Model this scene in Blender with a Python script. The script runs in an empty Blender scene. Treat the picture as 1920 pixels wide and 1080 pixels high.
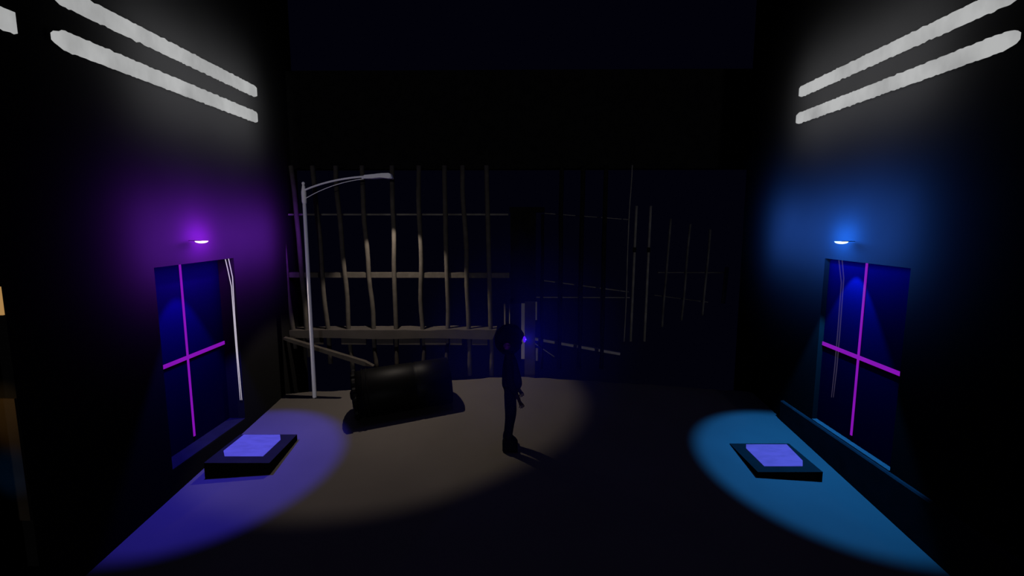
import bpy, bmesh, math, random
from mathutils import Vector, Matrix, noise
random.seed(7)
sc = bpy.context.scene
COL = sc.collection
PI = math.pi
# ------------------------------------------------------------------ camera
F_PX = 935.3
U0, V0 = 975.0, 418.0
PITCH = math.atan((540 - V0) / F_PX)
YAW = math.atan((U0 - 960) / F_PX * math.cos(PITCH))
cd = bpy.data.cameras.new('camera')
cd.sensor_fit = 'HORIZONTAL'; cd.sensor_width = 36.0
cd.lens = F_PX / 1920 * 36.0
cd.clip_start = 0.05; cd.clip_end = 300
cam = bpy.data.objects.new('camera', cd); COL.objects.link(cam)
cam.rotation_euler = (PI / 2 - PITCH, 0, YAW)
sc.camera = cam
vs = sc.view_settings
vs.view_transform = 'Standard'; vs.look = 'None'; vs.gamma = 1; vs.exposure = 0; vs.use_curve_mapping = False

def ray(u, v):
    dx, dy = (u - 960) / F_PX, (540 - v) / F_PX
    Y = math.cos(PITCH) + dy * math.sin(PITCH); Z = -math.sin(PITCH) + dy * math.cos(PITCH)
    c, s = math.cos(YAW), math.sin(YAW)
    return Vector((c * dx - s * Y, s * dx + c * Y, Z))
def at_y(u, v, y):            # the point seen there on the plane at depth y
    d = ray(u, v); return d * (y / d.y)
def at_z(u, v, z):
    d = ray(u, v); return d * (z / d.z)
def floor_z(x, y):            # the ground climbs away from here and is crowned in the middle
    return -3.546 + .08 * y - .065 * (math.sqrt(x * x + .09) - .3) - .0195

# ------------------------------------------------------------------ materials
def nodes(m):
    m.use_nodes = True
    nt = m.node_tree; return nt, nt.nodes['Principled BSDF']
def mat(name, col, rough=.85, spec=0.0, metal=0.0, var=.25, scale=6.0, bump=0.0):
    m = bpy.data.materials.new(name); nt, b = nodes(m)
    b.inputs['Roughness'].default_value = rough
    b.inputs['Specular IOR Level'].default_value = spec
    b.inputs['Metallic'].default_value = metal
    tc = nt.nodes.new('ShaderNodeTexCoord'); nz = nt.nodes.new('ShaderNodeTexNoise')
    nz.inputs['Scale'].default_value = scale; nz.inputs['Detail'].default_value = 5
    nt.links.new(tc.outputs['Object'], nz.inputs['Vector'])
    r = nt.nodes.new('ShaderNodeValToRGB')
    r.color_ramp.elements[0].position = .3; r.color_ramp.elements[1].position = .7
    r.color_ramp.elements[0].color = tuple(c * (1 - var) for c in col) + (1,)
    r.color_ramp.elements[1].color = tuple(min(1, c * (1 + var)) for c in col) + (1,)
    nt.links.new(nz.outputs['Fac'], r.inputs['Fac']); nt.links.new(r.outputs['Color'], b.inputs['Base Color'])
    if bump:
        bp = nt.nodes.new('ShaderNodeBump'); bp.inputs['Strength'].default_value = bump
        nt.links.new(nz.outputs['Fac'], bp.inputs['Height']); nt.links.new(bp.outputs['Normal'], b.inputs['Normal'])
    return m
def emit(name, col, strength, var=0.0, scale=3.0, base=(.02, .02, .02), stretch=None):
    m = bpy.data.materials.new(name); nt, b = nodes(m)
    b.inputs['Base Color'].default_value = base + (1,); b.inputs['Roughness'].default_value = .8
    b.inputs['Specular IOR Level'].default_value = 0
    b.inputs['Emission Strength'].default_value = strength
    if var:
        tc = nt.nodes.new('ShaderNodeTexCoord'); nz = nt.nodes.new('ShaderNodeTexNoise')
        nz.inputs['Scale'].default_value = scale; nz.inputs['Detail'].default_value = 6
        v = tc.outputs['Object']
        if stretch:
            mp = nt.nodes.new('ShaderNodeMapping'); mp.inputs['Scale'].default_value = stretch
            nt.links.new(v, mp.inputs['Vector']); v = mp.outputs['Vector']
        nt.links.new(v, nz.inputs['Vector'])
        r = nt.nodes.new('ShaderNodeValToRGB')
        r.color_ramp.elements[0].position = .33; r.color_ramp.elements[1].position = .62
        r.color_ramp.elements[0].color = tuple(c * (1 - var) for c in col) + (1,)
        r.color_ramp.elements[1].color = tuple(col) + (1,)
        nt.links.new(nz.outputs['Fac'], r.inputs['Fac']); nt.links.new(r.outputs['Color'], b.inputs['Emission Color'])
    else:
        b.inputs['Emission Color'].default_value = tuple(col) + (1,)
    return m
M = dict(
    wall=mat('dark plaster', (.006, .006, .006), var=.06, scale=1.2),
    floor=mat('street ground', (.060, .054, .049), var=.07, scale=.9),
    kerb=mat('kerb stone', (.012, .013, .014), var=.15),
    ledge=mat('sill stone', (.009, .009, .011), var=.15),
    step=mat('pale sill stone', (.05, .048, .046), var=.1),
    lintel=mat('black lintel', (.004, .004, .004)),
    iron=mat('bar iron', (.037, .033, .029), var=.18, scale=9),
    beam=mat('beam timber', (.036, .032, .030), var=.12, scale=4),
    pale=mat('pale slat', (.16, .15, .17), var=.1),  # also paints the lit side faces of the gate post
    faint=mat('lightened grey iron', (.085, .08, .07), var=.3, scale=5),  # tone lightened to stand in for faint light on far rails and posts
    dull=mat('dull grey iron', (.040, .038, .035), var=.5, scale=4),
    post=mat('dark post', (.02, .018, .022), var=.2),
    pole=mat('grey pole paint', (.84, .83, .85), var=.04, scale=2),
    black=mat('black rubber', (.0012, .0012, .0014), rough=.5, spec=.035, var=.2),
    ink=mat('matt black metal', (.0, .0, .0)),
    dead=mat('soot black', (.004, .004, .004), var=.2),
    pad=mat('pad top', (.009, .009, .0085), var=.1),
    padside=mat('pad side', (.0015, .0015, .0015), var=.1),
    screen=emit('screen glow', (.070, .064, .56), 1.0, var=.20, scale=5.0, stretch=(1, 2.6, 1)),
    strip=emit('frosted light', (.44, .445, .445), 1.0, var=.30, scale=1.0, stretch=(1, 2.2, 1.4), base=(.004, .004, .004)),
    led=emit('white led', (.52, .47, .56), 1.0),
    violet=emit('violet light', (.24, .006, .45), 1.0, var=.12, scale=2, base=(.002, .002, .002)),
    bulbp=emit('pink white bulb', (1, .78, 1), 1.6),
    bulbb=emit('blue white bulb', (.80, .98, 1), 1.6),
    housing=mat('lamp bracket', (.006, .006, .006)),
    cloth=mat('dark cloth', (.0035, .0035, .004), var=.3, scale=20),
    skin=mat('skin', (.012, .007, .005), var=.1),
    hair=mat('black hair', (.002, .002, .0025), var=.4, scale=40),
    headlamp=emit('head lamp lens', (.085, .008, .95), 1.0),
    ear=emit('ear piece glow', (.008, .001, .030), 1.0, var=.97, scale=26, base=(.002, .002, .002)),
    tan=emit('tan painted glow', (.38, .21, .07), 1.0),  # glow stands in for light on the niche panel
    niche=mat('brown niche lining', (.024, .018, .013), var=.1),
)
def glass(name):
    m = bpy.data.materials.new(name); nt, b = nodes(m)
    b.inputs['Base Color'].default_value = (.0008, .0004, .0105, 1)
    b.inputs['Roughness'].default_value = .5; b.inputs['Specular IOR Level'].default_value = 0
    tr = nt.nodes.new('ShaderNodeBsdfTransparent'); tr.inputs['Color'].default_value = (.85, .8, .95, 1)
    mx = nt.nodes.new('ShaderNodeMixShader')
    nz = nt.nodes.new('ShaderNodeTexNoise'); nz.inputs['Scale'].default_value = .6
    mr = nt.nodes.new('ShaderNodeMapRange'); mr.inputs['To Min'].default_value = .24; mr.inputs['To Max'].default_value = .32
    nt.links.new(nz.outputs['Fac'], mr.inputs['Value']); nt.links.new(mr.outputs['Result'], mx.inputs['Fac'])
    nt.links.new(b.outputs['BSDF'], mx.inputs[1]); nt.links.new(tr.outputs['BSDF'], mx.inputs[2])
    nt.links.new(mx.outputs['Shader'], nt.nodes['Material Output'].inputs['Surface'])
    return m
M['glass'] = glass('tinted blue glass')

# ------------------------------------------------------------------ helpers
def tag(o, label=None, cat=None, group=None, kind=None):
    if label: o['label'] = label
    if cat: o['category'] = cat
    if group: o['group'] = group
    if kind: o['kind'] = kind
    return o
def empty(name, loc=(0, 0, 0), rz=0):
    o = bpy.data.objects.new(name, None); COL.objects.link(o); o.empty_display_size = .1
    o.location = loc; o.rotation_euler = (0, 0, rz); return o
def obj(name, bm, m, parent=None, smooth=False, loc=None, mods=None):
    me = bpy.data.meshes.new(name)
    bmesh.ops.recalc_face_normals(bm, faces=bm.faces)
    bm.to_mesh(me); bm.free(); me.materials.append(m)
    if smooth:
        for p in me.polygons: p.use_smooth = True
    o = bpy.data.objects.new(name, me); COL.objects.link(o)
    if parent: o.parent = parent
    if loc is not None: o.location = loc
    return o
def box(bm, x0, x1, y0, y1, z0, z1, bev=0.0):
    r = bmesh.ops.create_cube(bm, size=1)
    mtx = Matrix.Translation(((x0 + x1) / 2, (y0 + y1) / 2, (z0 + z1) / 2)) @ Matrix.Diagonal((x1 - x0, y1 - y0, z1 - z0, 1))
    bmesh.ops.transform(bm, matrix=mtx, verts=r['verts'])
    if bev:
        es = {e for v in r['verts'] for e in v.link_edges}
        bmesh.ops.bevel(bm, geom=list(es), offset=bev, segments=2, affect='EDGES')
    return bm
def nb(): return bmesh.new()
def tube(bm, pts, rad, seg=12, cap=True):
    pts = [Vector(p) for p in pts]
    rads = rad if isinstance(rad, (list, tuple)) else [rad] * len(pts)
    rings = []
    ref = Vector((0, 1, 0)) if abs((pts[-1] - pts[0]).normalized().y) < .9 else Vector((0, 0, 1))
    for i, p in enumerate(pts):
        t = (pts[min(i + 1, len(pts) - 1)] - pts[max(i - 1, 0)]).normalized()
        a = t.cross(ref).normalized(); b = t.cross(a).normalized()
        rings.append([bm.verts.new(p + (a * math.cos(2 * PI * k / seg) + b * math.sin(2 * PI * k / seg)) * rads[i]) for k in range(seg)])
    for i in range(len(rings) - 1):
        for k in range(seg):
            bm.faces.new((rings[i][k], rings[i][(k + 1) % seg], rings[i + 1][(k + 1) % seg], rings[i + 1][k]))
    if cap:
        bm.faces.new(rings[0]); bm.faces.new(list(reversed(rings[-1])))
    return bm
def beam(bm, a, b, h, d):      # a rectangular bar from a to b, h tall, d deep (along y)
    a, b = Vector(a), Vector(b)
    t = (b - a).normalized(); up = Vector((0, 1, 0)).cross(t); up = up if up.z > 0 else -up
    dy = Vector((0, d / 2, 0)); uh = up * h / 2
    vs_ = []
    for p in (a, b):
        vs_.append([bm.verts.new(p + q) for q in (dy + uh, dy - uh, -dy - uh, -dy + uh)])
    for k in range(4):
        bm.faces.new((vs_[0][k], vs_[0][(k + 1) % 4], vs_[1][(k + 1) % 4], vs_[1][k]))
    bm.faces.new(vs_[0]); bm.faces.new(list(reversed(vs_[1])))
    return bm
def lamp(name, kind, loc, power, col, aim=None, size=None, blend=.15, radius=0.0):
    ld = bpy.data.lights.new(name, kind); ld.energy = power; ld.color = col
    if kind != 'SUN': ld.shadow_soft_size = radius
    if kind == 'SPOT': ld.spot_size = math.radians(size); ld.spot_blend = blend
    o = bpy.data.objects.new(name, ld); COL.objects.link(o); o.location = loc
    if aim is not None:
        o.rotation_euler = (Vector(aim) - Vector(loc)).to_track_quat('-Z', 'Y').to_euler()
    return o

# ------------------------------------------------------------------ setting: walls
W = 4.3; TH = .7
ZT, ZB = 6.0, -4.3
Y0, Y1 = -1.0, 9.75
def wall_with_openings(side, openings, zb, zt):
    """side -1/+1; openings = [(y0,y1)], all between zb and zt; niches are lined by the wall's own thickness"""
    bm = nb()
    def b(y0, y1, z0, z1, d0=0, d1=TH):
        xs = sorted((side * (W + d0), side * (W + d1))); box(bm, xs[0], xs[1], y0, y1, z0, z1)
    b(Y0, Y1, zt, ZT); b(Y0, Y1, ZB, zb)
    ys = [Y0] + [v for o in openings for v in o] + [Y1]
    for i in range(0, len(ys), 2): b(ys[i], ys[i + 1], zb, zt)
    for (y0, y1) in openings: b(y0, y1, zb, zt, TH - .1, TH)
    return bm
LZB, LZT = -3.05, -.522
RZB, RZT = -2.87, -.495
wl_ = obj('wall_left', wall_with_openings(-1, [(2.38, 4.04), (5.775, 7.42)], LZB, LZT), M['wall'])
tag(wl_, 'black plaster wall on the left with a violet glow', 'wall', kind='structure')
wr_ = obj('wall_right', wall_with_openings(1, [(5.538, 7.095)], RZB, RZT), M['wall'])
tag(wr_, 'black plaster wall on the right with a blue glow', 'wall', kind='structure')

# ground: one sloping crowned sheet, ragged at its far edge
bm = nb()
nx, ny = 60, 44
xs = [-W - .02 + (2 * W + .04) * i / nx for i in range(nx + 1)]
def far_edge(x):
    e = 8.80 if x < -1.45 else 9.0
    if x > -3.2: e = 8.80 + min(1, (x + 3.2) / 1.6) * .2
    return e + .05 * noise.noise(Vector((x * 3.1, 1.7, 0))) + .03 * noise.noise(Vector((x * 9.0, 4.7, 0)))
rows = []
for j in range(ny + 1):
    rows.append([])
    for x in xs:
        ye = far_edge(x); y = Y0 + (ye - Y0) * j / ny
        rows[-1].append(bm.verts.new((x, y, floor_z(x, y))))
low = [[bm.verts.new((v.co.x, v.co.y, v.co.z - .5)) for v in r] for r in (rows[0], rows[-1])]
for j in range(ny):
    for i in range(nx):
        bm.faces.new((rows[j][i], rows[j][i + 1], rows[j + 1][i + 1], rows[j + 1][i]))
for i in range(nx):
    bm.faces.new((rows[-1][i], rows[-1][i + 1], low[1][i + 1], low[1][i]))
    bm.faces.new((rows[0][i], rows[0][i + 1], low[0][i + 1], low[0][i]))
    bm.faces.new((low[0][i], low[0][i + 1], low[1][i + 1], low[1][i]))
for i in (0, nx):
    c = [r[i] for r in rows]; bm.faces.new(c + [low[1][i], low[0][i]])
fl = obj('floor', bm, M['floor'])
tag(fl, 'grey sloping street ground between the two walls', 'ground', kind='structure')

# black wall over the fence, sky above it
bm = box(nb(), -W, W, Y1 - .25, Y1, 1.0, 2.76)
tag(obj('wall_back', bm, M['lintel']), 'black wall above the barred fence', 'wall', kind='structure')

# kerb along the right wall
bm = nb()
pts = [(Y0, floor_z(4.3, Y0)), (7.9, floor_z(4.3, 7.9))]
def kerb_sec(y): return [bm.verts.new(p) for p in ((4.255, y, floor_z(4.3, y) - .05), (4.255, y, -2.885), (4.27, y, -2.868), (4.3, y, -2.868), (4.3, y, floor_z(4.3, y) - .05))]
a = kerb_sec(Y0); b_ = kerb_sec(7.9)
for k in range(5): bm.faces.new((a[k], a[(k + 1) % 5], b_[(k + 1) % 5], b_[k]))
bm.faces.new(a); bm.faces.new(list(reversed(b_)))
tag(obj('baseboard_right', bm, M['kerb']), 'dark kerb running along the foot of the right wall', 'kerb', kind='structure')

# windows in their niches
def window(n, side, y0, y1, zb, zt, depth, ycross, zcross, label):
    t = empty('window_%d' % n, (side * (W + depth), (y0 + y1) / 2, zb)); tag(t, label, 'window', kind='structure')
    cy = (y0 + y1) / 2
    def bb(d0, d1, ya, yb, za, zb_):
        x = sorted((side * d0, side * d1)); return box(nb(), x[0], x[1], ya - cy, yb - cy, za - zb, zb_ - zb)
    obj('glass_pane', bb(0, .012, y0, y1, zb, zt), M['glass'], t)
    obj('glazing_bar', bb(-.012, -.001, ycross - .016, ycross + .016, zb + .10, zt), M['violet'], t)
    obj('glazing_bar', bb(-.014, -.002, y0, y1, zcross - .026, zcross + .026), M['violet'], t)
    xs_ = sorted((side * -.001, side * -(depth + (.0 if side < 0 else .008))))
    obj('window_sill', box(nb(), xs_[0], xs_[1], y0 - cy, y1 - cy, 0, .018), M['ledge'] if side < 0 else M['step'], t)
    return t
window(1, -1, 5.777, 7.418, LZB, LZT, .245, 6.57, -1.822, 'tall dark blue window crossed by violet bars in the left wall')
window(2, 1, 5.540, 7.093, RZB, RZT, .070, 6.33, -1.718, 'tall dark blue window crossed by violet bars in the right wall')

# pairs of white light lines on the far jambs
def led_pair(side, pts2, label, y, r):
    t = empty('light_cable', (side * W, y, -2.8)); tag(t, label, 'light strip')
    for ln in pts2:
        P = [at_y(u, v, y) - t.location for u, v in ln]
        P = [Vector((p.x, p.y, p.z)) for p in P]
        obj('glowing_line', tube(nb(), P, [r] * (len(P) - 1) + [r * .6], 8), M['led'], t)
led_pair(-1, [[(422.5, 486), (427, 505), (434, 538), (442, 645), (450.5, 750)], [(428.5, 485), (436, 520), (440, 590), (446, 670), (453.5, 750)]],
         'pair of white glowing lines beside the left window', 7.40, .0065)
led_pair(1, [[(1573, 488), (1577.5, 530), (1571, 620), (1565, 690), (1559, 745)], [(1579, 488), (1582, 522), (1575, 620), (1569, 690), (1562.5, 745)]],
         'pair of dim white lines behind the glass of the right window', 7.07, .0070)

# near left niche: tan panel on its far jamb, its light put in as emission
xs0 = -W - .30
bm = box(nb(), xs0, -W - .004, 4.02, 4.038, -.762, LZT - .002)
tag(obj('painted_glow_panel', bm, M['tan']), 'tan panel, its light painted as glow, at the left edge of the photo', 'panel')
bm = box(nb(), xs0, -W - .004, 4.022, 4.038, -2.60, -1.485)  # board added on the jamb to show the brown and blue light pools
tag(obj('light_pool_board', bm, M['niche']), 'brown board added for the light pools below the tan panel, fading to blue at its foot', 'board')

# ------------------------------------------------------------------ frosted strips
def strip(side, y0, y1, zc, h, label, near_round=True, seed=0, ragged=.015):
    bm = nb(); n = int((y1 - y0) / .03); top = []; bot = []
    for i in range(n + 1):
        y = y0 + (y1 - y0) * i / n
        e = min((i / n) * (y1 - y0) / .16, 1) if near_round else 1
        e2 = min((1 - i / n) * (y1 - y0) / .07, 1)
        k = math.sqrt(max(.0, 1 - (1 - e) ** 2)) * (.72 + .28 * math.sqrt(max(0, 1 - (1 - e2) ** 2)))
        k = max(k, .25) if near_round else 1
        jt = ragged * (noise.noise(Vector((y * 14, seed, 0))) + .6 * noise.noise(Vector((y * 37, seed, 3))))
        jb = ragged * (noise.noise(Vector((y * 14, seed, 8))) + .6 * noise.noise(Vector((y * 37, seed, 5))))
        top.append((y, zc + h / 2 * k + jt)); bot.append((y, zc - h / 2 * k + jb))
    x_in, x_out = side * (W - .035), side * (W - .0002)
    A = [bm.verts.new((x_in, *p)) for p in top]; B = [bm.verts.new((x_in, *p)) for p in bot]
    C_ = [bm.verts.new((x_out, p[0], p[1] + .006)) for p in top]; D = [bm.verts.new((x_out, p[0], p[1] - .006)) for p in bot]
    for i in range(n):
        bm.faces.new((A[i], A[i + 1], B[i + 1], B[i])); bm.faces.new((A[i], A[i + 1], C_[i + 1], C_[i]))
        bm.faces.new((B[i], B[i + 1], D[i + 1], D[i])); bm.faces.new((C_[i], C_[i + 1], D[i + 1], D[i]))
    bm.faces.new((A[0], B[0], D[0], C_[0])); bm.faces.new((A[-1], B[-1], D[-1], C_[-1]))
    return tag(obj('light_strip', bm, M['strip']), label, 'light strip')
strip(-1, 4.80, 8.36, 2.105, .165, 'frosted white light strip on left wall, the upper of two', seed=1)
strip(-1, 4.76, 8.33, 1.70, .165, 'frosted white light strip on left wall, the lower of two', seed=2)
strip(-1, 2.30, 4.41, 1.68, .165, 'short end of a white light strip in the top left corner', near_round=False, seed=5)
strip(1, 4.58, 8.03, 1.985, .150, 'frosted white light strip on right wall, the upper of two', seed=3)
strip(1, 4.60, 8.06, 1.595, .150, 'frosted white light strip on right wall, the lower of two', seed=4)

# ------------------------------------------------------------------ wall lamps with half-bowl bulbs
def wall_lamp(side, bulb, label, y, z):
    lx = side * (W - .17)
    t = empty('wall_lamp', (side * W, y, z)); tag(t, label, 'lamp')
    bm = nb(); seg, rg = 28, 8; R, H = .076, .030
    dx = lx - side * W
    c = bm.verts.new((dx, 0, -H)); rings = []
    for j in range(1, rg + 1):
        a = j / rg * PI / 2
        rings.append([bm.verts.new((dx + R * math.sin(a) * math.cos(2 * PI * k / seg), R * math.sin(a) * math.sin(2 * PI * k / seg), -H * math.cos(a))) for k in range(seg)])
    for k in range(seg): bm.faces.new((c, rings[0][k], rings[0][(k + 1) % seg]))
    for j in range(rg - 1):
        for k in range(seg): bm.faces.new((rings[j][k], rings[j][(k + 1) % seg], rings[j + 1][(k + 1) % seg], rings[j + 1][k]))
    bm.faces.new(rings[-1])
    obj('bulb', bm, bulb, t, smooth=False)
    obj('bracket', tube(nb(), [(0, 0, .004), (dx * .6, 0, .004), (dx, 0, .002)], .004, 8), M['housing'], t)
    return Vector((lx, y, z))
LP = wall_lamp(-1, M['bulbp'], 'small pinkish white bowl lamp in a violet glow on left wall', 6.43, -.232)
RP = wall_lamp(1, M['bulbb'], 'small white bowl lamp in a blue glow on right wall', 6.50, -.238)

# ------------------------------------------------------------------ street lamp
PX, PY = -3.675, 8.56
pz = floor_z(PX, PY)
t = empty('street_lamp', (PX, PY, pz)); tag(t, 'tall grey street lamp with a curved arm by the left wall', 'street lamp')
bm = tube(nb(), [(0, 0, -.02), (0, 0, .02), (0, 0, 3.50)], [.036, .036, .030], 16); obj('pole', bm, M['pole'], t, True)
bm = tube(nb(), [(0, 0, 3.42), (0, 0, 3.46), (0, 0, 3.62), (0, 0, 3.70), (0, 0, 3.745)], [.030, .040, .041, .028, .020], 16); obj('collar', bm, M['pole'], t, True)
bm = nb(); bmesh.ops.create_uvsphere(bm, u_segments=14, v_segments=8, radius=.028, matrix=Matrix.Translation((0, 0, 3.765))); obj('finial', bm, M['pole'], t, True)
HY = -.26
def arc(pts, n=18):
    p0, p1, p2, p3 = [Vector(p) for p in pts]; out = []
    for i in range(n + 1):
        s = i / n; out.append((1 - s) ** 3 * p0 + 3 * (1 - s) ** 2 * s * p1 + 3 * (1 - s) * s * s * p2 + s ** 3 * p3)
    return out
def lp(u, v, f): # a point of the arm: y runs forward as the arm goes out (f = 0..1)
    return at_y(u, v, PY + HY * f) - Vector((PX, PY, pz))
A_ = [lp(568, 358, 0), lp(600, 343, .3), lp(640, 334, .6), lp(684, 331, .8)]
obj('arm', tube(nb(), arc(A_), .016, 10), M['pole'], t, True)
A_ = [lp(570, 374, 0), lp(600, 355, .3), lp(640, 340, .6), lp(682, 335.5, .8)]
obj('brace', tube(nb(), arc(A_), .0065, 8), M['pole'], t, True)
# lamp head: a shallow housing
bm = nb()
prof = [(679, 331.5, .030, .010), (684, 328.5, .06, .022), (700, 327.0, .085, .030), (716, 325.3, .095, .034), (730, 324.8, .095, .036), (734, 327, .088, .028), (736.5, 334, .07, .006)]
secs = []
for (u, v, w, h) in prof:
    f = .8 + .2 * (u - 679) / 57
    p = lp(u, v, f); bt = 335.2 if u < 704 or u > 728 else 333.6
    q = lp(u, bt, f)
    secs.append([bm.verts.new((p.x, p.y - w * .6, p.z)), bm.verts.new((p.x, p.y + w * .6, p.z)), bm.verts.new((q.x, q.y + w, q.z)), bm.verts.new((q.x, q.y - w, q.z))])
for i in range(len(secs) - 1):
    for k in range(4): bm.faces.new((secs[i][k], secs[i][(k + 1) % 4], secs[i + 1][(k + 1) % 4], secs[i + 1][k]))
bm.faces.new(secs[0]); bm.faces.new(list(reversed(secs[-1])))
obj('lamp_head', bm, M['pole'], t)
HEAD = at_y(712, 337, PY + HY)
dd = (Vector((PX, PY, HEAD.z)) - HEAD).normalized() * .03
hp = HEAD - Vector((PX, PY, pz)) + dd
obj('pole_baffle', tube(nb(), [hp + Vector((0, 0, .03)), hp + Vector((0, 0, -.125))], .00125, 6), M['ink'], t)  # thin baffle added so the lamp does not light its own pole

# ------------------------------------------------------------------ barred fence
FY = 9.13
def fx(u): return at_y(u, 580, FY).x
def fz(v): return at_y(980, v, FY).z
def wob_bar(x0, ztop, zbot, r, seed, lean=0.0, amp=.022):
    n = 16; P = []; R = []
    for i in range(n + 1):
        z = ztop + (zbot - ztop) * i / n
        P.append((x0 + amp * noise.noise(Vector((seed * 7.3, z * 1.1, 0))) * 2 + lean * (z + 1.6), 0, z))
        rr = r
        if z < fz(640) : rr = r * (.72 + .28 * min(1, (fz(640) - z) / .3))
        R.append(rr * (1 + .08 * noise.noise(Vector((seed, z * 3, 5)))))
    return tube(nb(), P, R, 12)
t = empty('barred_fence', (0, FY, 0)); tag(t, 'grey barred fence lit by the street lamp, left of the tall dark post', 'fence')
bars = [(545, 655), (572, 670), (611, 683), (652, 700), (699, 704), (742, 704), (791, 704), (838, 705), (877, 704), (919, 704)]
for i, (u, vb) in enumerate(bars):
    lean = -.045 if u < 720 else (-.02 if u > 870 else 0)
    obj('bar', wob_bar(fx(u), 1.02, fz(vb), .042, i + 1, lean), M['iron'], t, True)
bm = nb(); beam(bm, (-4.28, .06, fz(516.5)), (fx(955), .06, fz(516.5)), fz(512) - fz(521.5), .10); obj('rail', bm, M['iron'], t)
bm = nb(); beam(bm, (-4.28, .16, fz(402)), (fx(953), .16, fz(402)), .030, .10); tag(obj('rail', bm, M['faint'], t), 'thin upper rail')
# thick lower beam with an uneven top
bm = nb(); n = 46; secs = []
ztp, zbt = fz(617.5), fz(633.5)
for i in range(n + 1):
    x = -4.29 + (fx(931) + 4.29) * i / n
    dz = .022 * noise.noise(Vector((x * 1.3, 2, 0))) + .012 * noise.noise(Vector((x * 4.5, 3, 0))) + .02 * (i / n - .5)
    k = max(0, (i / n - .965) / .035)
    yb = .26 - .1 * abs(i / n - .5) + .05 * noise.noise(Vector((x * 2.5, 9, 0)))
    secs.append([bm.verts.new((x, -.10, ztp + dz)), bm.verts.new((x, yb, ztp + dz + .004)), bm.verts.new((x, yb, zbt)), bm.verts.new((x - k * .07, -.10, zbt + .01 * math.sin(x * 3)))])
for i in range(n):
    for k in range(4): bm.faces.new((secs[i][k], secs[i][(k + 1) % 4], secs[i + 1][(k + 1) % 4], secs[i + 1][k]))
bm.faces.new(secs[0]); bm.faces.new(list(reversed(secs[-1])))
obj('beam', bm, M['beam'], t)
for (u0, u1) in ((575, 606), (640, 686), (706, 737), (748, 787), (797, 836), (844, 866), (885, 914)):
    y = -.075; bm = box(nb(), at_y(u0, 640, FY + y).x, at_y(u1, 640, FY + y).x, y, y + .025, at_y(800, 646.5, FY + y).z, zbt + .03)
    obj('hanging_board', bm, M['beam'], t)

# dark post with a wide upper box
gp = empty('gate_post', (fx(993), FY + .12, 0)); tag(gp, 'tall dark post with a wide upper box behind the person', 'post')
cx = fx(993)
obj('shaft', box(nb(), fx(984) - cx, fx(1004) - cx, -.06, .14, floor_z(0, 9) - .35, fz(566), .006), M['post'], gp)
obj('upper_box', box(nb(), fx(957) - cx, fx(1004) - cx, -.05, .16, fz(570), fz(398)), M['dead'], gp)
obj('cap', box(nb(), fx(955) - cx, fx(1020) - cx, -.08, .18, fz(398), fz(388), .01), M['dead'], gp)
# pale slats at its side, the last two painting its lit side faces
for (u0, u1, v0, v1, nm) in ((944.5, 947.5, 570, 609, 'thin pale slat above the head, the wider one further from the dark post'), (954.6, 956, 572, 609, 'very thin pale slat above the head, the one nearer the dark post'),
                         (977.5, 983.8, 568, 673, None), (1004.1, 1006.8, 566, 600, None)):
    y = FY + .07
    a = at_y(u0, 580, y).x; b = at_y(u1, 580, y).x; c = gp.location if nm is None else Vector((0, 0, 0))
    sl = obj('slat' if nm else 'painted_lit_side', box(nb(), a - c.x, b - c.x, y - c.y, y - c.y + .03, at_y(980, v1, y).z, at_y(980, v0, y).z), M['pale'], None if nm else gp)
    tag(sl, nm or 'lit side of the post painted pale', 'slat' if nm else None)

# right-hand panel of the fence: plain upright bars, one level rail
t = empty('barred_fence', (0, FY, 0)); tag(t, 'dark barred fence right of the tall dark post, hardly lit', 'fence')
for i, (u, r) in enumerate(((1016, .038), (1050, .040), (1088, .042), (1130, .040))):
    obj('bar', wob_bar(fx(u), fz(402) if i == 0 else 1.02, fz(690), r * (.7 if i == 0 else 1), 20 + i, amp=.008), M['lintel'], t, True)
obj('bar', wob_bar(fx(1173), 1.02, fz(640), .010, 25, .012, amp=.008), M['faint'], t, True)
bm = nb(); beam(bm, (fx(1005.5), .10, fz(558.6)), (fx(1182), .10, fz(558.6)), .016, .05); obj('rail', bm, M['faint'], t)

def post(u, v0, v1, label, lean=.012):
    y = FY + .05; o = empty('fence_post', (at_y(u, 580, y).x, y, 0))
    z0, z1 = at_y(u, v1, y).z, at_y(u, v0, y).z
    obj('shaft', tube(nb(), [(lean * (z - -1.6), 0, z) for z in (z1, (z1 + fz(470)) / 2, fz(470), fz(560), z0)], .023, 12), M['faint'], o, True)
    obj('clamp', tube(nb(), [(lean * 1.0, 0, fz(473)), (lean * 1.0, 0, fz(464))], .032, 12), M['dead'], o, True)
    tag(o, label, 'post')
post(1185, 386, 640, 'slim grey post, the left one of the close pair')
post(1211, 386, 640, 'slim grey post, the right one of the close pair')

t = empty('barred_fence', (0, FY, 0)); tag(t, 'faint barred fence beside the right wall', 'fence')
for i, (u, v0, v1) in enumerate(((1244, 410, 612), (1280, 420, 600), (1318, 430, 590))):
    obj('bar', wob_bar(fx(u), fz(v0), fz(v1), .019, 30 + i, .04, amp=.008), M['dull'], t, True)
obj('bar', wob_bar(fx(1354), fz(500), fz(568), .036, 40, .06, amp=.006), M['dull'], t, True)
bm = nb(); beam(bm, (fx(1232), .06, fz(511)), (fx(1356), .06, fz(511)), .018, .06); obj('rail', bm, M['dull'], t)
bm = nb(); beam(bm, (fx(1228), .10, fz(554)), (fx(1330), .10, fz(567)), .014, .05); obj('rail', bm, M['dull'], t)

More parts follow.
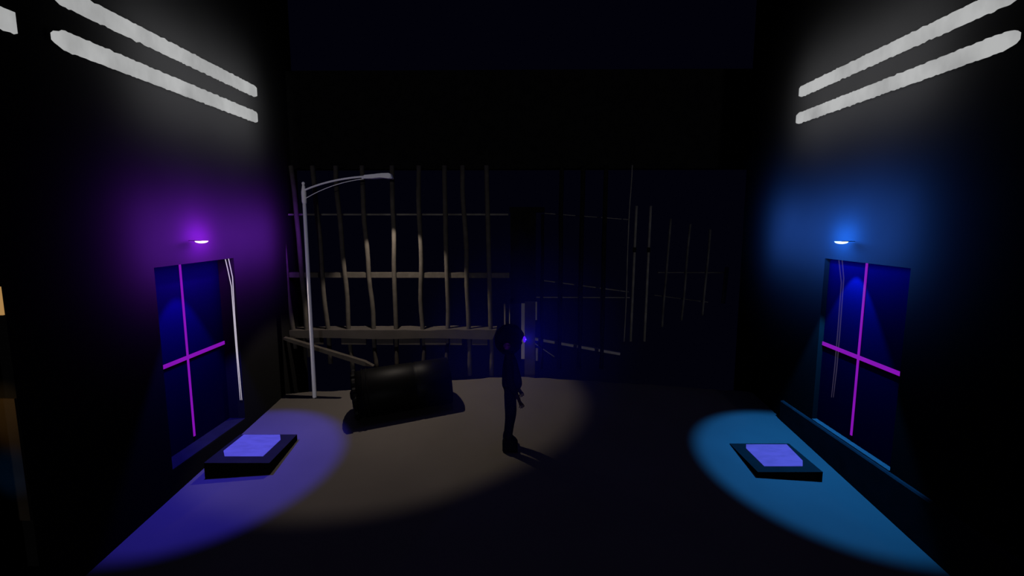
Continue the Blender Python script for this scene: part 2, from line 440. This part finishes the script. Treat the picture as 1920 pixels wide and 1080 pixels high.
# tilted railing farther back
BY = 9.62
t = empty('tilted_railing', (0, BY, 0)); tag(t, 'grey railing sloping down to the right behind the fence', 'railing')
def bpt(u, v): p = at_y(u, v, BY); return (p.x, 0, p.z)
for (a, b, h, d, m_) in (((1021, 400), (1182, 412), .012, .05, 'faint'), ((1020, 526), (1178, 547), .018, .05, 'faint'), ((1003, 635), (1162, 663), .050, .08, 'pale')):
    obj('rail', beam(nb(), bpt(*a), bpt(*b), h, d), M[m_], t)
obj('brace', beam(nb(), bpt(1003, 644), bpt(1040, 669), .014, .04), M['pale'], t)
obj('foot', beam(nb(), bpt(1007, 653), bpt(1007, 676), .05, .04), M['pale'], t)

# slanting beam to the barrel
by = 8.86
a = at_y(524, 631, by); b = at_y(701, 686, by + .0)
o = empty('fallen_beam', (a + b) / 2)
bm = nb(); secs = []
for s, w in ((0, .010), (.12, .030), (.9, .042), (1.0, .006)):
    p = a.lerp(b, s) - (a + b) / 2; up = Vector((.3, 0, .95)); dy = Vector((0, .05, 0))
    secs.append([bm.verts.new(p + q) for q in (dy + up * w, dy - up * w, -dy - up * w, -dy + up * w)])
for i in range(3):
    for k in range(4): bm.faces.new((secs[i][k], secs[i][(k + 1) % 4], secs[i + 1][(k + 1) % 4], secs[i + 1][k]))
bm.faces.new(secs[0]); bm.faces.new(list(reversed(secs[-1])))
bmo = obj('fallen_beam', bm, M['iron'], None, loc=(a + b) / 2)
bpy.data.objects.remove(o); bmo.name = 'fallen_beam'
tag(bmo, 'thin grey beam slanting down from the left wall to the barrel', 'beam')

# ------------------------------------------------------------------ black barrel
A = Vector((-2.64, 7.63, -2.722)); B = Vector((-1.19, 8.08, -2.613)); R = .385
ax = (B - A); L = ax.length; axn = ax.normalized()
t = empty('barrel', A.lerp(B, .5)); t.location.z = floor_z(t.location.x, t.location.y)
tag(t, 'black barrel lying on its side with a toothed left rim', 'barrel')
org = t.location.copy()
rot = axn.to_track_quat('Z', 'Y').to_matrix().to_4x4(); T0 = Matrix.Translation(A - org) @ rot
def lathe(bm, prof, seg=40, teeth=0):
    rings = []
    for (z, r, tt) in prof:
        ring = []
        for k in range(seg):
            rr = r + (tt if teeth and (k // 2) % 2 else 0)
            ring.append(bm.verts.new(T0 @ Vector((rr * math.cos(2 * PI * k / seg), rr * math.sin(2 * PI * k / seg), z))))
        rings.append(ring)
    for i in range(len(rings) - 1):
        for k in range(seg): bm.faces.new((rings[i][k], rings[i][(k + 1) % seg], rings[i + 1][(k + 1) % seg], rings[i + 1][k]))
    bm.faces.new(rings[0]); bm.faces.new(list(reversed(rings[-1])))
    return bm
obj('drum', lathe(nb(), [(.05, R * .96, 0), (.16, R * .97, 0), (.18, R, 0), (L * .62, R, 0), (L * .64, R * .97, 0), (L * .66, R, 0), (L, R, 0)], 56), M['black'], t, True)
obj('toothed_rim', lathe(nb(), [(-.02, R * .93, .010), (.0, R * .97, .026), (.045, R * .97, .026), (.05, R * .93, .0)], 72, 1), M['black'], t)
obj('hub', lathe(nb(), [(-.06, .05, 0), (-.05, .07, 0), (-.01, .07, 0)], 20), M['black'], t, True)
bm = nb(); 
for s in (.15, .215):
    tube(bm, [T0 @ Vector(((R + .006) * math.cos(a_), (R + .006) * math.sin(a_), s)) for a_ in [2 * PI * k / 40 for k in range(41)]], .008, 6)
obj('strap', bm, M['dead'], t)
obj('plug', lathe(nb(), [(-.045, .03, 0), (-.01, .03, 0)], 16), M['dead'], t, True)
bm = box(nb(), -.05, .05, -.03, .03, 0, .02); bmesh.ops.transform(bm, matrix=T0 @ Matrix.Rotation(math.radians(-75), 4, 'Z') @ Matrix.Translation((R, 0, .30)) @ Matrix.Rotation(PI / 2, 4, 'Y'), verts=bm.verts)
obj('latch', bm, M['dead'], t)

# ------------------------------------------------------------------ pads with glowing tops
def pad(name_label, corners, ztop, scr):
    # corners: world xy of the top
    cx_ = sum(c[0] for c in corners) / 4; cy_ = sum(c[1] for c in corners) / 4
    t = empty('display_pad', (cx_, cy_, floor_z(cx_, cy_))); tag(t, name_label, 'display')
    zt = ztop - t.location.z
    bm = nb()
    top = [bm.verts.new((c[0] - cx_, c[1] - cy_, zt - .004)) for c in corners]
    bot = [bm.verts.new((c[0] - cx_, c[1] - cy_, min(floor_z(*c) - t.location.z, zt - .02) - .015)) for c in corners]
    for k in range(4): bm.faces.new((top[k], top[(k + 1) % 4], bot[(k + 1) % 4], bot[k]))
    bm.faces.new(top); bm.faces.new(list(reversed(bot)))
    obj('base', bm, M['padside'], t)
    bm = nb(); a = [bm.verts.new((c[0] - cx_, c[1] - cy_, zt)) for c in corners]; b = [bm.verts.new((c[0] - cx_, c[1] - cy_, zt - .004)) for c in corners]
    for k in range(4): bm.faces.new((a[k], a[(k + 1) % 4], b[(k + 1) % 4], b[k]))
    bm.faces.new(a); bm.faces.new(list(reversed(b)))
    obj('top_plate', bm, M['pad'], t)
    bm = nb(); P = [at_z(u, v, ztop + .006) for u, v in scr]
    a = [bm.verts.new((p.x - cx_, p.y - cy_, zt + .006)) for p in P]; b = [bm.verts.new((p.x - cx_, p.y - cy_, zt + .0005)) for p in P]
    n = len(P)
    for k in range(n): bm.faces.new((a[k], a[(k + 1) % n], b[(k + 1) % n], b[k]))
    bm.faces.new(a); bm.faces.new(list(reversed(b)))
    obj('screen', bm, M['screen'], t)
def xyz(u, v, z): p = at_z(u, v, z); return (p.x, p.y)
pad('black slab with a glowing violet blue screen near left wall', [xyz(382, 868, -3.11), xyz(505, 868, -3.11), xyz(557, 814.5, -3.11), xyz(450, 814.5, -3.11)], -3.11,
    [(419, 845), (457, 814.8), (525, 814.8), (526, 824), (493, 855), (421, 855)])
pad('black slab with a glowing violet blue screen near right wall', [xyz(1421, 885, -3.18), xyz(1543, 885, -3.18), xyz(1479, 831.5, -3.18), xyz(1368, 831.5, -3.18)], -3.18,
    [(1399, 833), (1475, 833), (1505, 863.5), (1505, 873.5), (1433, 873.5), (1399, 840)])

# ------------------------------------------------------------------ person
def skinned(name, verts, edges, m, parent, levels=2, root=0):
    me = bpy.data.meshes.new(name)
    me.from_pydata([v[:3] for v in verts], edges, [])
    o = bpy.data.objects.new(name, me); COL.objects.link(o)
    sk = o.modifiers.new('skin', 'SKIN'); sk.use_smooth_shade = True; sk.branch_smoothing = .6
    sb = o.modifiers.new('sub', 'SUBSURF'); sb.levels = levels; sb.render_levels = levels
    lay = me.skin_vertices[0].data
    for i, v in enumerate(verts):
        rr = v[3]; lay[i].radius = rr if isinstance(rr, tuple) else (rr, rr); lay[i].use_root = (i == root)
    bpy.context.view_layer.update()
    dg = bpy.context.evaluated_depsgraph_get()
    nm = bpy.data.meshes.new_from_object(o.evaluated_get(dg)); nm.name = name
    o.modifiers.clear(); o.data = nm; nm.materials.clear(); nm.materials.append(m)
    for p in nm.polygons: p.use_smooth = True
    o.parent = parent
    return o
fx0, fy0 = -.135, 6.48
per = empty('person', (fx0, fy0, floor_z(fx0, fy0)))
tag(per, 'person in dark clothes standing side on with a blue head lamp', 'person')
V = [(0, 0, .90, (.10, .13)), (.0, 0, 1.08, (.085, .12)), (.0, 0, 1.24, (.09, .14)), (-.005, 0, 1.355, .052), (.01, 0, 1.42, (.075, .06)), (.012, 0, 1.52, (.095, .075)), (.0, 0, 1.60, (.07, .06))]
E_ = [(0, 1), (1, 2), (2, 3), (3, 4), (4, 5), (5, 6)]
def add(v, frm):
    V.append(v); E_.append((frm, len(V) - 1)); return len(V) - 1
n_ = add((.105, 0, 1.475, .014), 4); add((.113, 0, 1.465, .011), n_)      # nose
for s in (-1, 1):
    h = add((.005, s * .085, .83, .080), 0)
    k = add((.012 + (.02 if s > 0 else 0), s * .092, .47, .056), h); an = add((-.03, s * .092, .10, .040), k); add((.09, s * .095, .035, .034), an)
    sh = add((-.005, s * .175, 1.27, .055), 2); el = add((.0, s * .225, 1.01, .042), sh); wr = add((.11, s * .225, .80, .028), el)
    pm = add((.135, s * .225, .745, (.032, .018)), wr)
    for q in range(4):                                    # fingers
        ln = (.062, .072, .068, .052)[q]; o_ = (-.024 + q * .016)
        f1 = add((.140 + o_ * .9 + .012, s * .225 + 0, .712, .0085), pm)
        f2 = add((.146 + o_ * 1.1 + .020, s * .222, .712 - ln * .5, .0080), f1)
        add((.142 + o_ * 1.2 + .016, s * .214, .712 - ln, .0068), f2)
    th = add((.115, s * .20, .755, .0105), pm); add((.118, s * .185, .722, .0085), th)
body = skinned('body', V, E_, M['skin'], per, 2)
V2 = [(.04, 0, .80, (.135, .155)), (.03, 0, .96, (.13, .15)), (.01, 0, 1.10, (.11, .14)), (0, 0, 1.24, (.112, .165)), (0, 0, 1.335, (.075, .085))]
E2 = [(0, 1), (1, 2), (2, 3), (3, 4)]
for s in (-1, 1):
    b0 = len(V2); V2 += [(-.005, s * .175, 1.27, .070), (.0, s * .23, 1.01, .058), (.095, s * .23, .825, .042)]; E2 += [(3, b0), (b0, b0 + 1), (b0 + 1, b0 + 2)]
skinned('jacket', V2, E2, M['cloth'], per, 2)
V3 = [(.02, 0, .93, (.085, .12))]; E3 = []
for s in (-1, 1):
    b0 = len(V3); V3 += [(.005, s * .086, .80, .086), (.010 + (.02 if s > 0 else 0), s * .092, .47, .074), (-.03, s * .092, .14, .060)]; E3 += [(0, b0), (b0, b0 + 1), (b0 + 1, b0 + 2)]
skinned('trousers', V3, E3, M['cloth'], per, 2)
for s in (-1, 1):
    bm = nb(); secs = []
    for (x, w, zt_) in ((-.095, .030, .15), (-.085, .045, .19), (-.03, .050, .195), (.015, .050, .175), (.05, .052, .125), (.085, .050, .095), (.11, .036, .055)):
        ring = []
        for k in range(12):
            a_ = 2 * PI * k / 12; cz = zt_ / 2; yy_ = w * (abs(math.cos(a_)) ** .7) * (1 if math.cos(a_) >= 0 else -1); zz = cz + zt_ / 2 * (abs(math.sin(a_)) ** .5) * (1 if math.sin(a_) >= 0 else -1)
            ring.append(bm.verts.new((x, s * .093 + yy_, zz)))
        secs.append(ring)
    for i in range(len(secs) - 1):
        for k in range(12): bm.faces.new((secs[i][k], secs[i][(k + 1) % 12], secs[i + 1][(k + 1) % 12], secs[i + 1][k]))
    bm.faces.new(secs[0]); bm.faces.new(list(reversed(secs[-1])))
    obj('boot', bm, M['cloth'], per, True)
# big round hair, leaving the face free
bm = nb(); bmesh.ops.create_icosphere(bm, subdivisions=5, radius=1.0)
for v in bm.verts:
    d = v.co.normalized(); r = .205 + .012 * noise.noise(d * 6) + .006 * noise.noise(d * 18)
    if d.x > .35 and abs(d.y) < .55 and -.95 < d.z < .12: r *= .50       # face opening
    v.co = Vector((d.x * r * .97 - .0, d.y * r * .95, d.z * r + 1.515))
obj('hair', bm, M['hair'], per, True)
for s in (-1, 1):
    bm = nb(); bmesh.ops.create_uvsphere(bm, u_segments=12, v_segments=8, radius=.011, matrix=Matrix.Translation((.088, s * .030, 1.515))); obj('eye', bm, M['cloth'], per, True)
bm = tube(nb(), [(.07, 0, 1.445 - .01), (.088, 0, 1.437)], [.02, .012], 10); obj('mouth', bm, M['skin'], per, True)
bm = nb(); bmesh.ops.create_uvsphere(bm, u_segments=16, v_segments=10, radius=1, matrix=Matrix.Translation((-.03, -.196, 1.47)) @ Matrix.Diagonal((.045, .012, .045, 1)))
tag(obj('ear_piece', bm, M['ear'], per, True), 'dim violet ear piece')
hl = (.196, -.075, 1.535)
bm = nb(); bmesh.ops.create_uvsphere(bm, u_segments=16, v_segments=12, radius=1, matrix=Matrix.Translation(hl) @ Matrix.Diagonal((.020, .035, .042, 1)))
tag(obj('head_lamp', bm, M['headlamp'], per, True), 'glowing violet blue lens')
HL = Vector(hl) + per.location

# haze ball added round the head lamp to spread its blue glow
hz = bpy.data.materials.new('blue haze'); hz.use_nodes = True; nt = hz.node_tree
for n2 in list(nt.nodes):
    if n2.type != 'OUTPUT_MATERIAL': nt.nodes.remove(n2)
vsn = nt.nodes.new('ShaderNodeVolumeScatter'); vsn.inputs['Color'].default_value = (.02, .02, 1, 1); 
tc = nt.nodes.new('ShaderNodeTexCoord'); ln = nt.nodes.new('ShaderNodeVectorMath'); ln.operation = 'LENGTH'
mr = nt.nodes.new('ShaderNodeMapRange'); mr.interpolation_type = 'SMOOTHSTEP'
mr.inputs['From Min'].default_value = 1.7; mr.inputs['From Max'].default_value = 0; mr.inputs['To Min'].default_value = 0; mr.inputs['To Max'].default_value = .16
nt.links.new(tc.outputs['Object'], ln.inputs[0]); nt.links.new(ln.outputs['Value'], mr.inputs['Value']); nt.links.new(mr.outputs['Result'], vsn.inputs['Density'])
nt.links.new(vsn.outputs['Volume'], nt.nodes['Material Output'].inputs['Volume'])
bm = nb(); bmesh.ops.create_icosphere(bm, subdivisions=4, radius=1.7)
haze = obj('haze', bm, hz, None, True, loc=HL + Vector((.0, .1, -.05)))
tag(haze, 'thin blue haze lit around the head lamp of the person', 'haze', kind='stuff')

# ------------------------------------------------------------------ lights
D = Vector((0, 0, -1))
# street lamp
lamp('street_lamp_light', 'SPOT', HEAD, 460, (1, .86, .72), HEAD + Vector((.12, .16, -3.8)), 86, .20)
lamp('street_lamp_spill', 'SPOT', HEAD + Vector((0, 0, -.03)), 4, (1, .93, .82), HEAD + D * 3, 174, .6)
# wall lamps: beam straight down, with unseen area panels added to wash the walls
lamp('violet_lamp_beam', 'SPOT', LP + Vector((0, 0, -.05)), 1450, (.06, .045, 1), LP + D, 64, .30)
lamp('blue_lamp_beam', 'SPOT', RP + Vector((0, 0, -.05)), 1500, (.02, .30, 1), RP + D, 64, .30)
def wash(name, side, y, z, d, power, col, sx=.06, sy=.06):
    ld = bpy.data.lights.new(name, 'AREA'); ld.energy = power; ld.color = col; ld.shape = 'RECTANGLE'; ld.size = sx; ld.size_y = sy; ld.spread = math.radians(152)
    o = bpy.data.objects.new(name, ld); COL.objects.link(o); o.location = (side * (W - d), y, z)
    Zc = Vector((-side, 0, 0)); Yc = Vector((0, 0, 1)); Xc = Yc.cross(Zc)        # faces the wall, its length runs along it
    o.rotation_euler = Matrix((Xc, Yc, Zc)).transposed().to_euler()
    return o
wash('violet_wash', -1, 6.62, -.20, .30, 70, (.34, .012, 1), .4, .06)
wash('violet_wash_wide', -1, 7.10, -.22, .55, 310, (.31, .04, 1), 3.1, .78)
wash('blue_wash', 1, 6.68, -.20, .30, 85, (.012, .16, 1), .4, .06)
wash('blue_wash_wide', 1, 7.08, -.12, .55, 350, (.045, .20, 1), 3.0, .85)
wash('strip_glow', -1, 7.0, 1.80, .55, 74, (1, 1, 1.04), 2.6, 1.1)
wash('strip_glow', 1, 6.7, 1.80, .55, 74, (1, 1, 1.04), 2.6, 1.1)
# head lamp
lamp('head_lamp_light', 'POINT', HL + Vector((.022, -.01, 0)), 2.9, (.05, .02, 1))
# near niche: unseen spots added for the pools of light on its jamb
p = Vector((-W - .22, 3.3, -1.0)); lamp('niche_fill', 'SPOT', p, 30, (1, .62, .2), (-W - .1, 4.03, -1.60), 34, 1.0)
p = Vector((-W - .22, 3.3, -2.2)); lamp('niche_fill_blue', 'SPOT', p, 9, (.01, .25, 1), (-W - .1, 4.03, -2.15), 44, 1.0)
# level sun added to light the pole, and a faint blue from above
s1 = lamp('pole_fill_sun', 'SUN', (0, -3, 5), .36, (1, .98, 1), Vector((0, -3, 5)) + Vector((-.06, 1, 0))); s1.data.angle = .01
s2 = lamp('night_sky_glow', 'SUN', (0, 0, 8), 1.0, (.03, .03, .13), (0, 0, 0)); s2.data.angle = .3

w = bpy.data.worlds.new('night'); sc.world = w; w.use_nodes = True
bg = w.node_tree.nodes['Background']; bg.inputs['Color'].default_value = (.22, .22, 1, 1); bg.inputs['Strength'].default_value = .0027
